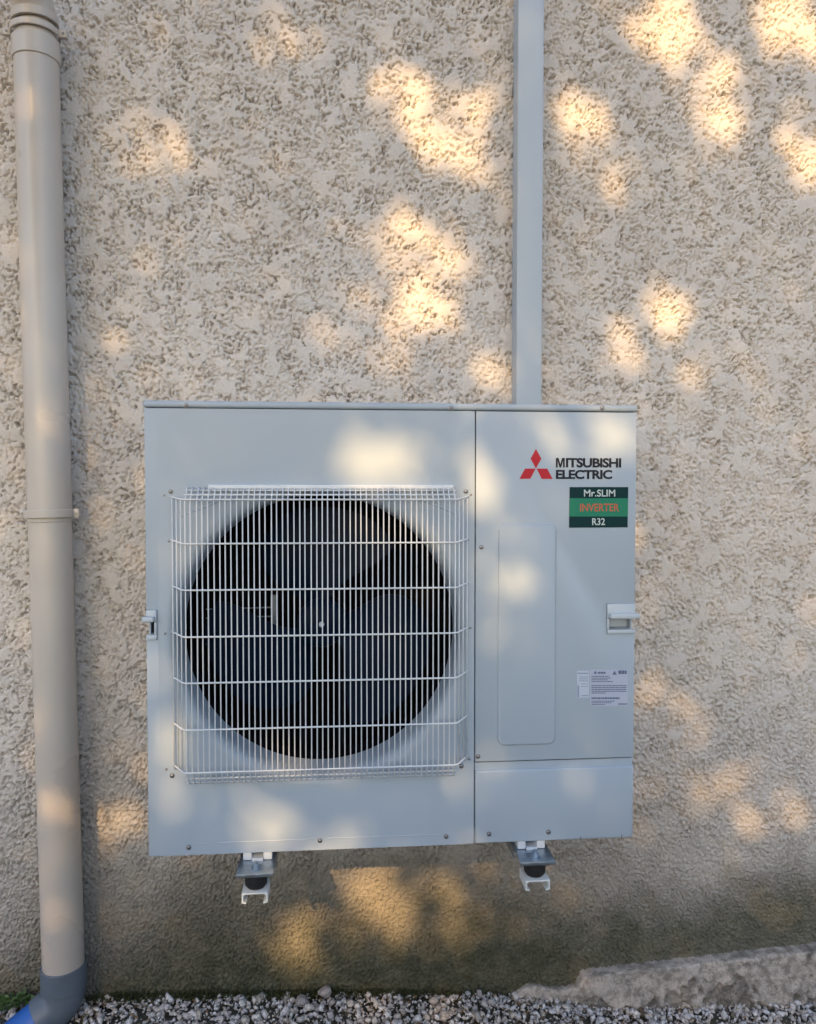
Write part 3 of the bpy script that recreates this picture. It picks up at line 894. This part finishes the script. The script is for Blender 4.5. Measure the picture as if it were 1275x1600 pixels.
def inkrow(x0, x1, y0, y1, dash=False):
    out = []
    x = x0
    while x < x1 - 0.5:
        w = min(rng.uniform(1.5, 5), x1 - x)
        out.append([(x, y0), (x + w, y0), (x + w, y1), (x, y1)])
        x += w + 0.55
    return out
ink = []
ink += [[(927, 1052.5), (930, 1047.8), (933, 1052.5)], [(956.5, 1054), (960, 1048), (963.5, 1054)]] + inkrow(934, 946, 1049.5, 1052.6)
ink += inkrow(966, 979, 1047.5, 1053)
for y, x1 in ((1056, 952), (1058.7, 954), (1061.4, 949), (1064.2, 957)): ink += inkrow(924, x1, y, y + 1.3)
for y, x1 in ((1070.5, 979), (1073.5, 979), (1076.5, 978), (1079.3, 979), (1082, 946)): ink += inkrow(924, x1, y, y + 1.4)
ink += inkrow(924, 968, 1089.5, 1092)
for y, x1 in ((1094.8, 960), (1097.3, 955), (1100, 945)): ink += inkrow(924, x1, y, y + 1.2)
ink += inkrow(966, 980, 1099, 1100.8)
decal('fine_print', ink, M_lab_ink, rl, 0.0009, 0.0002)
r2_ = decal('small_label', [[(901.5, 1048), (920.3, 1048), (920.3, 1090), (901.5, 1090)]], M_label2, sp_, 0.0006)
ink = inkrow(902.5, 919, 1051, 1053)
for y in (1057, 1060, 1063): ink += inkrow(905, 919, y, y + 1.2)
for y in (1068, 1072): ink += inkrow(908, 919, y, y + 1.0)
ink += inkrow(908, 919, 1086, 1087.5) + [[(902.2, 1072), (904.6, 1070), (904.6, 1089), (902.2, 1089)]]
decal('fine_print', ink, mat('label_ink_pale', (0.22, 0.28, 0.42), 0.45), r2_, 0.0009, 0.0002)

# ------------------------------------------------------------------ wall brackets carrying the unit
M_brk = mat('white_powder_coat', (0.68, 0.72, 0.72), rough=0.42, var=0.05)
def bracket(cx, label, gx_=0.0):
    root = thing('wall_bracket', label, 'wall bracket', (cx, 0, -0.07), 'brackets under the heat pump')
    def c_(name, bm, m_, sm=True): return obj(name, bm, m_, root, smooth=sm)
    za = -0.069 + 0.07
    # white clip under the mount: channel open downward with lips
    za = 0.010
    t_ = 0.003; hw = 0.0265; yb, yf = -0.455, -0.512; dz = -0.021
    bm = bmesh.new()
    pr = [(-hw, za), (hw, za), (hw, za + dz), (hw - 0.009, za + dz - 0.002), (hw - 0.009, za + dz + 0.001), (hw - t_, za + dz + 0.003), (hw - t_, za - t_ - 0.003), (hw - t_ - 0.004, za - t_),
          (-hw + t_ + 0.004, za - t_), (-hw + t_, za - t_ - 0.003), (-hw + t_, za + dz + 0.003), (-hw + 0.009, za + dz + 0.001), (-hw + 0.009, za + dz - 0.002), (-hw, za + dz)]
    prism(bm, pr, yf, yb)
    c_('mount_clip', bm, M_brk)
    bm = bmesh.new(); box(bm, -0.03, 0.03, -0.004, 0.003, 0.02, 0.34, 0.001)
    c_('wall_plate', bm, M_brk)
    zt = za + 0.0375
    for yy in (-0.484,):
        bm = bmesh.new()
        tube(bm, [(0, yy, za + 0.0003), (0, yy, za + 0.007), (0, yy, za + 0.018), (0, yy, za + 0.031), (0, yy, za + 0.037)], [0.018, 0.023, 0.0235, 0.023, 0.022], 28)
        c_('rubber_mount', bm, M_rubber)
    # galvanised arm: rail with down-turned edges, front lip
    bm = bmesh.new()
    box(bm, -0.038, 0.038, -0.513, 0.001, zt, zt + 0.0025)
    box(bm, -0.038, -0.0355, -0.445, 0.001, zt - 0.022, zt - 0.0003)
    box(bm, 0.0355, 0.038, -0.445, 0.001, zt - 0.022, zt - 0.0003)
    box(bm, -0.038, 0.038, -0.5155, -0.5132, zt - 0.004, zt + 0.0035, 0.0006)
    c_('arm', bm, M_galv)
    bm = bmesh.new(); z1 = zt + 0.0028
    tube(bm, [(0, -0.487, z1), (0, -0.487, z1 + 0.002)], 0.011, 16)
    tube(bm, [(0, -0.487, z1 + 0.0022), (0, -0.487, z1 + 0.008)], 0.008, 6)
    tube(bm, [(0, -0.487, z1 + 0.008), (0, -0.487, z1 + 0.014)], 0.0042, 10)
    c_('bolt', bm, M_galv)
    # white foot of the unit resting on the rail
    bm = bmesh.new()
    for s in (-1, 1):
        xa, xb = sorted((s * 0.012, s * 0.031))
        box(bm, xa, xb, -0.455, -0.20, z1, z1 + 0.019, 0.003, 2)
    box(bm, -0.0118, 0.0118, -0.458, -0.20, z1, z1 + 0.006)
    c_('foot', bm, M_plastic)
    return root
bracket(P(398, 1390, -0.51).x, 'wall bracket with black rubber mount under the left half of the heat pump')
bracket(P(840, 1380, -0.51).x, 'wall bracket with black rubber mount under the right end of the heat pump')

# ------------------------------------------------------------------ the tree that shades the wall
# It stands behind the viewer.  Its crown is dense; gaps between its boughs let the sun through
# as the patches seen on the wall.  u, v: position across the sunlight.
Uv = Vector((math.cos(SUN_AZ), -math.sin(SUN_AZ), 0))
Vv = S.cross(Uv) * -1
if Vv.z < 0: Vv = -Vv
def uv_of(p): return p.dot(Uv), p.dot(Vv)
GAPS = []
def gap(px, py, rx, ry, ang, k, Y=0.0):
    """an opening between boughs: where its light falls, its radii in photo pixels and how open it is"""
    c = P(px, py, Y); sc = (c.y - CAM.y) / F
    u, v = uv_of(c); GAPS.append((u, v, rx * sc, ry * sc * math.cos(SUN_EL), R(ang), k))
for g_ in [(445, 60, 42, 45, 0, .15), (245, 235, 55, 45, 0, .13), (620, 150, 38, 42, 20, .75), (665, 200, 66, 40, -35, .9), (742, 245, 32, 40, 0, .7), (735, 160, 30, 25, 0, .45),
           (650, 400, 62, 60, 0, .75), (655, 450, 60, 52, 0, .9), (515, 520, 30, 24, 0, .5), (612, 562, 30, 26, 0, .6), (775, 580, 20, 28, 0, .45),
           (1045, 48, 50, 50, 0, 1.0), (905, 190, 44, 58, 0, .7), (1130, 150, 42, 78, 0, .7), (1230, 30, 55, 55, 0, .95), (1258, 240, 38, 50, 0, .85), (960, 280, 45, 30, 0, .45),
           (1050, 485, 33, 40, 0, .5), (978, 535, 34, 26, -25, .5), (1080, 590, 16, 18, 0, .5), (975, 15, 40, 25, 0, .4),
           (185, 1180, 22, 22, 0, .22), (190, 1290, 30, 26, 0, .25), (1105, 1240, 34, 36, 0, .26), (1220, 1275, 24, 30, 0, .34), (1180, 1195, 18, 16, 0, .35), (1085, 1110, 28, 20, 0, .22), (1165, 1280, 14, 24, 20, .5),
           (580, 1382, 44, 28, 0, 1.0), (605, 1418, 42, 34, 0, 1.0), (620, 1455, 16, 26, 0, .8), (648, 1395, 18, 30, 0, .6), (692, 1382, 26, 30, 0, .8), (462, 1478, 30, 30, 30, .95), (448, 1510, 34, 18, 0, .6), (505, 1440, 28, 15, -20, .7), (552, 1445, 20, 16, 0, .8), (545, 1475, 20, 12, 0, .6), (745, 1420, 28, 14, 20, .7), (700, 1438, 18, 18, 0, .6), (735, 1455, 20, 14, 20, .6), (680, 1480, 26, 14, 0, .5)]:
    gap(*g_)
for g_ in [(602, 718, 56, 44, 0, 1.0), (610, 690, 45, 22, 0, .8), (748, 760, 26, 52, 0, .72), (788, 897, 40, 28, -10, .95), (785, 985, 18, 40, 0, .4), (960, 678, 48, 34, 0, .72), (850, 665, 55, 18, -20, .55),
           (270, 1185, 18, 75, 0, .75), (282, 1230, 26, 26, 0, .7), (262, 1140, 14, 20, 0, .6), (425, 1295, 52, 30, 0, .7), (470, 1195, 70, 14, 5, .75), (712, 1218, 12, 22, 0, .55), (400, 1120, 16, 10, 30, .3), (820, 930, 16, 12, 20, .4), (930, 720, 20, 14, 0, .35), (760, 1230, 16, 12, 0, .35), (350, 1300, 24, 12, 0, .4), (545, 1300, 22, 34, 0, .5),
           (635, 850, 50, 26, 0, .4), (668, 900, 22, 24, 0, .5), (942, 1162, 8, 12, -20, .3), (1000, 640, 30, 20, 0, .5), (245, 1060, 12, 14, 0, .5), (965, 1045, 22, 10, 0, .4)]:
    gap(*g_, YF)
for g_ in [(88, 1262, 22, 26, 0, .65), (98, 1420, 26, 14, -20, .6), (45, 535, 10, 20, 0, .4), (78, 650, 24, 22, 0, .35), (75, 1330, 16, 16, 0, .4)]:
    gap(*g_, -0.12)
GA = np.array(GAPS)
u0, v0 = uv_of(Vector((0.65, 0, 0.75)))
centre_t = 8.6
NL = 115000
rng = np.random.default_rng(77)
# crown: ellipsoid across the light, deeper along it
rad = rng.uniform(0, 1, NL) ** 0.5; th = rng.uniform(0, 2 * math.pi, NL)
lu = u0 + 2.9 * rad * np.cos(th); lv_ = v0 + 2.5 * rad * np.sin(th)
lt = centre_t + np.sqrt(np.clip(1 - rad ** 2, 0, 1)) * 1.6 * rng.uniform(-1, 1, NL)
through = np.full(NL, 0.006)
wob = 1 + 0.16 * np.sin(lu * 31 + 3 * np.sin(lv_ * 23)) + 0.14 * np.sin(lv_ * 37 + 2 * np.sin(lu * 29))
for (gu, gv_, ru, rv, an, k) in GA:
    du, dv = lu - gu, lv_ - gv_
    a = (du * math.cos(an) + dv * math.sin(an)) / ru; b_ = (-du * math.sin(an) + dv * math.cos(an)) / rv
    d2 = (a * a + b_ * b_) * wob
    through = np.maximum(through, k * np.exp(-0.7 * d2 ** 2.2))
# thin spots between the twigs
clump = np.sin(lu * 17 + 1.3 * np.sin(lv_ * 13)) * np.sin(lv_ * 19 + 1.7 * np.sin(lu * 11))
through = np.maximum(through, 0.06 * np.clip(clump, 0, 1) ** 2)
keep = rng.uniform(0, 1, NL) < np.clip(-np.log(through) / 5.1, 0, 1)
lu, lv_, lt = lu[keep], lv_[keep], lt[keep]
pos = lu[:, None] * np.array(Uv) + lv_[:, None] * np.array(Vv) + lt[:, None] * np.array(S)
n = len(pos)
d = rng.standard_normal((n, 3)); d[:, 2] -= 0.5; d /= np.linalg.norm(d, axis=1)[:, None]
nn = rng.standard_normal((n, 3)) * 0.8 + np.array(S) * 0.6 + np.array([0, 0, 0.4])
s = np.cross(d, nn); s /= np.linalg.norm(s, axis=1)[:, None]; uu = np.cross(s, d)
Ln = rng.uniform(0.055, 0.085, n)[:, None]; Wn = Ln * rng.uniform(0.6, 0.75, n)[:, None]
v = np.stack([pos - d * Ln / 2, pos + s * Wn / 2 + uu * Wn * .15 - d * Ln * .05, pos + d * Ln / 2 - uu * Ln * .08, pos - s * Wn / 2 + uu * Wn * .15 - d * Ln * .05], 1).reshape(-1, 3)
base = (np.arange(n) * 4)[:, None]
fq = np.concatenate([base + np.array([0, 1, 2]), base + np.array([0, 2, 3])], 1).reshape(-1, 3)
M_leaf = bpy.data.materials.new('tree_leaf'); M_leaf.use_nodes = True
t = M_leaf.node_tree; b = t.nodes['Principled BSDF']
b.inputs['Roughness'].default_value = 0.5
g = t.nodes.new('ShaderNodeNewGeometry'); r = t.nodes.new('ShaderNodeValToRGB')
r.color_ramp.elements[0].color = (0.04, 0.08, 0.02, 1); r.color_ramp.elements[1].color = (0.10, 0.15, 0.04, 1)
t.links.new(g.outputs['Random Per Island'], r.inputs['Fac']); t.links.new(r.outputs[0], b.inputs['Base Color'])
cc = pos.mean(0); root_z = float(ground_z(0.0)) - 0.1
tree = thing('shade_tree', 'leafy broad tree behind the viewer whose crown shades the wall', 'tree', (cc[0] + 2.0, cc[1] - 1.4, root_z))
crown = link('crown', mesh_np('crown', v - np.array(tree.location), fq, False), M_leaf, tree)
M_bark = mat('bark', (0.12, 0.09, 0.065), rough=0.9, var=0.5, vscale=9, bump=0.02, bscale=18)
bm = bmesh.new()
rb = random.Random(3)
tube(bm, [(0, 0, -0.1), (0.02, 0.02, 0.4), (-0.1, 0.1, 1.4), (-0.25, 0.3, 2.6), (-0.5, 0.5, 3.8), (-0.8, 0.8, 5.4)], [0.24, 0.19, 0.16, 0.14, 0.10, 0.04], 14)
obj('trunk', bm, M_bark, tree, smooth=True)
for k in range(9):
    z0_ = 2.2 + k * 0.33
    p0 = Vector((-0.2 - 0.09 * k, 0.2 + 0.09 * k, z0_))
    a = k * 2.4
    dirv = Vector((math.cos(a) - 0.7, math.sin(a) * 0.8 + 0.4, rb.uniform(0.35, 0.9))).normalized()
    L_ = rb.uniform(1.0, 1.9)
    p1 = p0 + dirv * L_ * 0.5 + Vector((0, 0, -0.08)); p2 = p0 + dirv * L_ + Vector((0, 0, 0.15))
    bm = bmesh.new(); tube(bm, [p0, p1, p2], [0.05, 0.03, 0.008], 8)
    obj('bough', bm, M_bark, tree, smooth=True)

# ------------------------------------------------------------------ unseen clipped hedge, added to block low skylight from the lower wall
hg = thing('sky_blocking_hedge', 'unseen dark green hedge added to block low skylight from the house wall', 'hedge', (0.5, -4.6, float(ground_z(0.5)) - 0.06))
bm = bmesh.new(); box(bm, -9, 9, -0.35, 0.35, 0, 1.1, 0.1)
obj('hedge_core', bm, M_bark, hg, smooth=True)
rng = np.random.default_rng(9)
nh = 26000
hp_ = np.stack([rng.uniform(-9.1, 9.1, nh), rng.choice([-1, 1], nh) * (0.38 + 0.08 * rng.standard_normal(nh)), rng.uniform(0.02, 1.15, nh)], 1)
tp = rng.uniform(0, 1, nh) < 0.25
hp_[tp, 1] = rng.uniform(-0.4, 0.4, tp.sum()); hp_[tp, 2] = 1.13 + 0.05 * rng.standard_normal(tp.sum())
d = rng.standard_normal((nh, 3)); d /= np.linalg.norm(d, axis=1)[:, None]
nn = rng.standard_normal((nh, 3)); s_h = np.cross(d, nn); s_h /= np.linalg.norm(s_h, axis=1)[:, None]
v = np.stack([hp_ - d * .045, hp_ + s_h * .028, hp_ + d * .045, hp_ - s_h * .028], 1).reshape(-1, 3)
link('foliage', mesh_np('hedge_foliage', v, np.arange(nh * 4).reshape(-1, 4), False), M_leaf, hg)
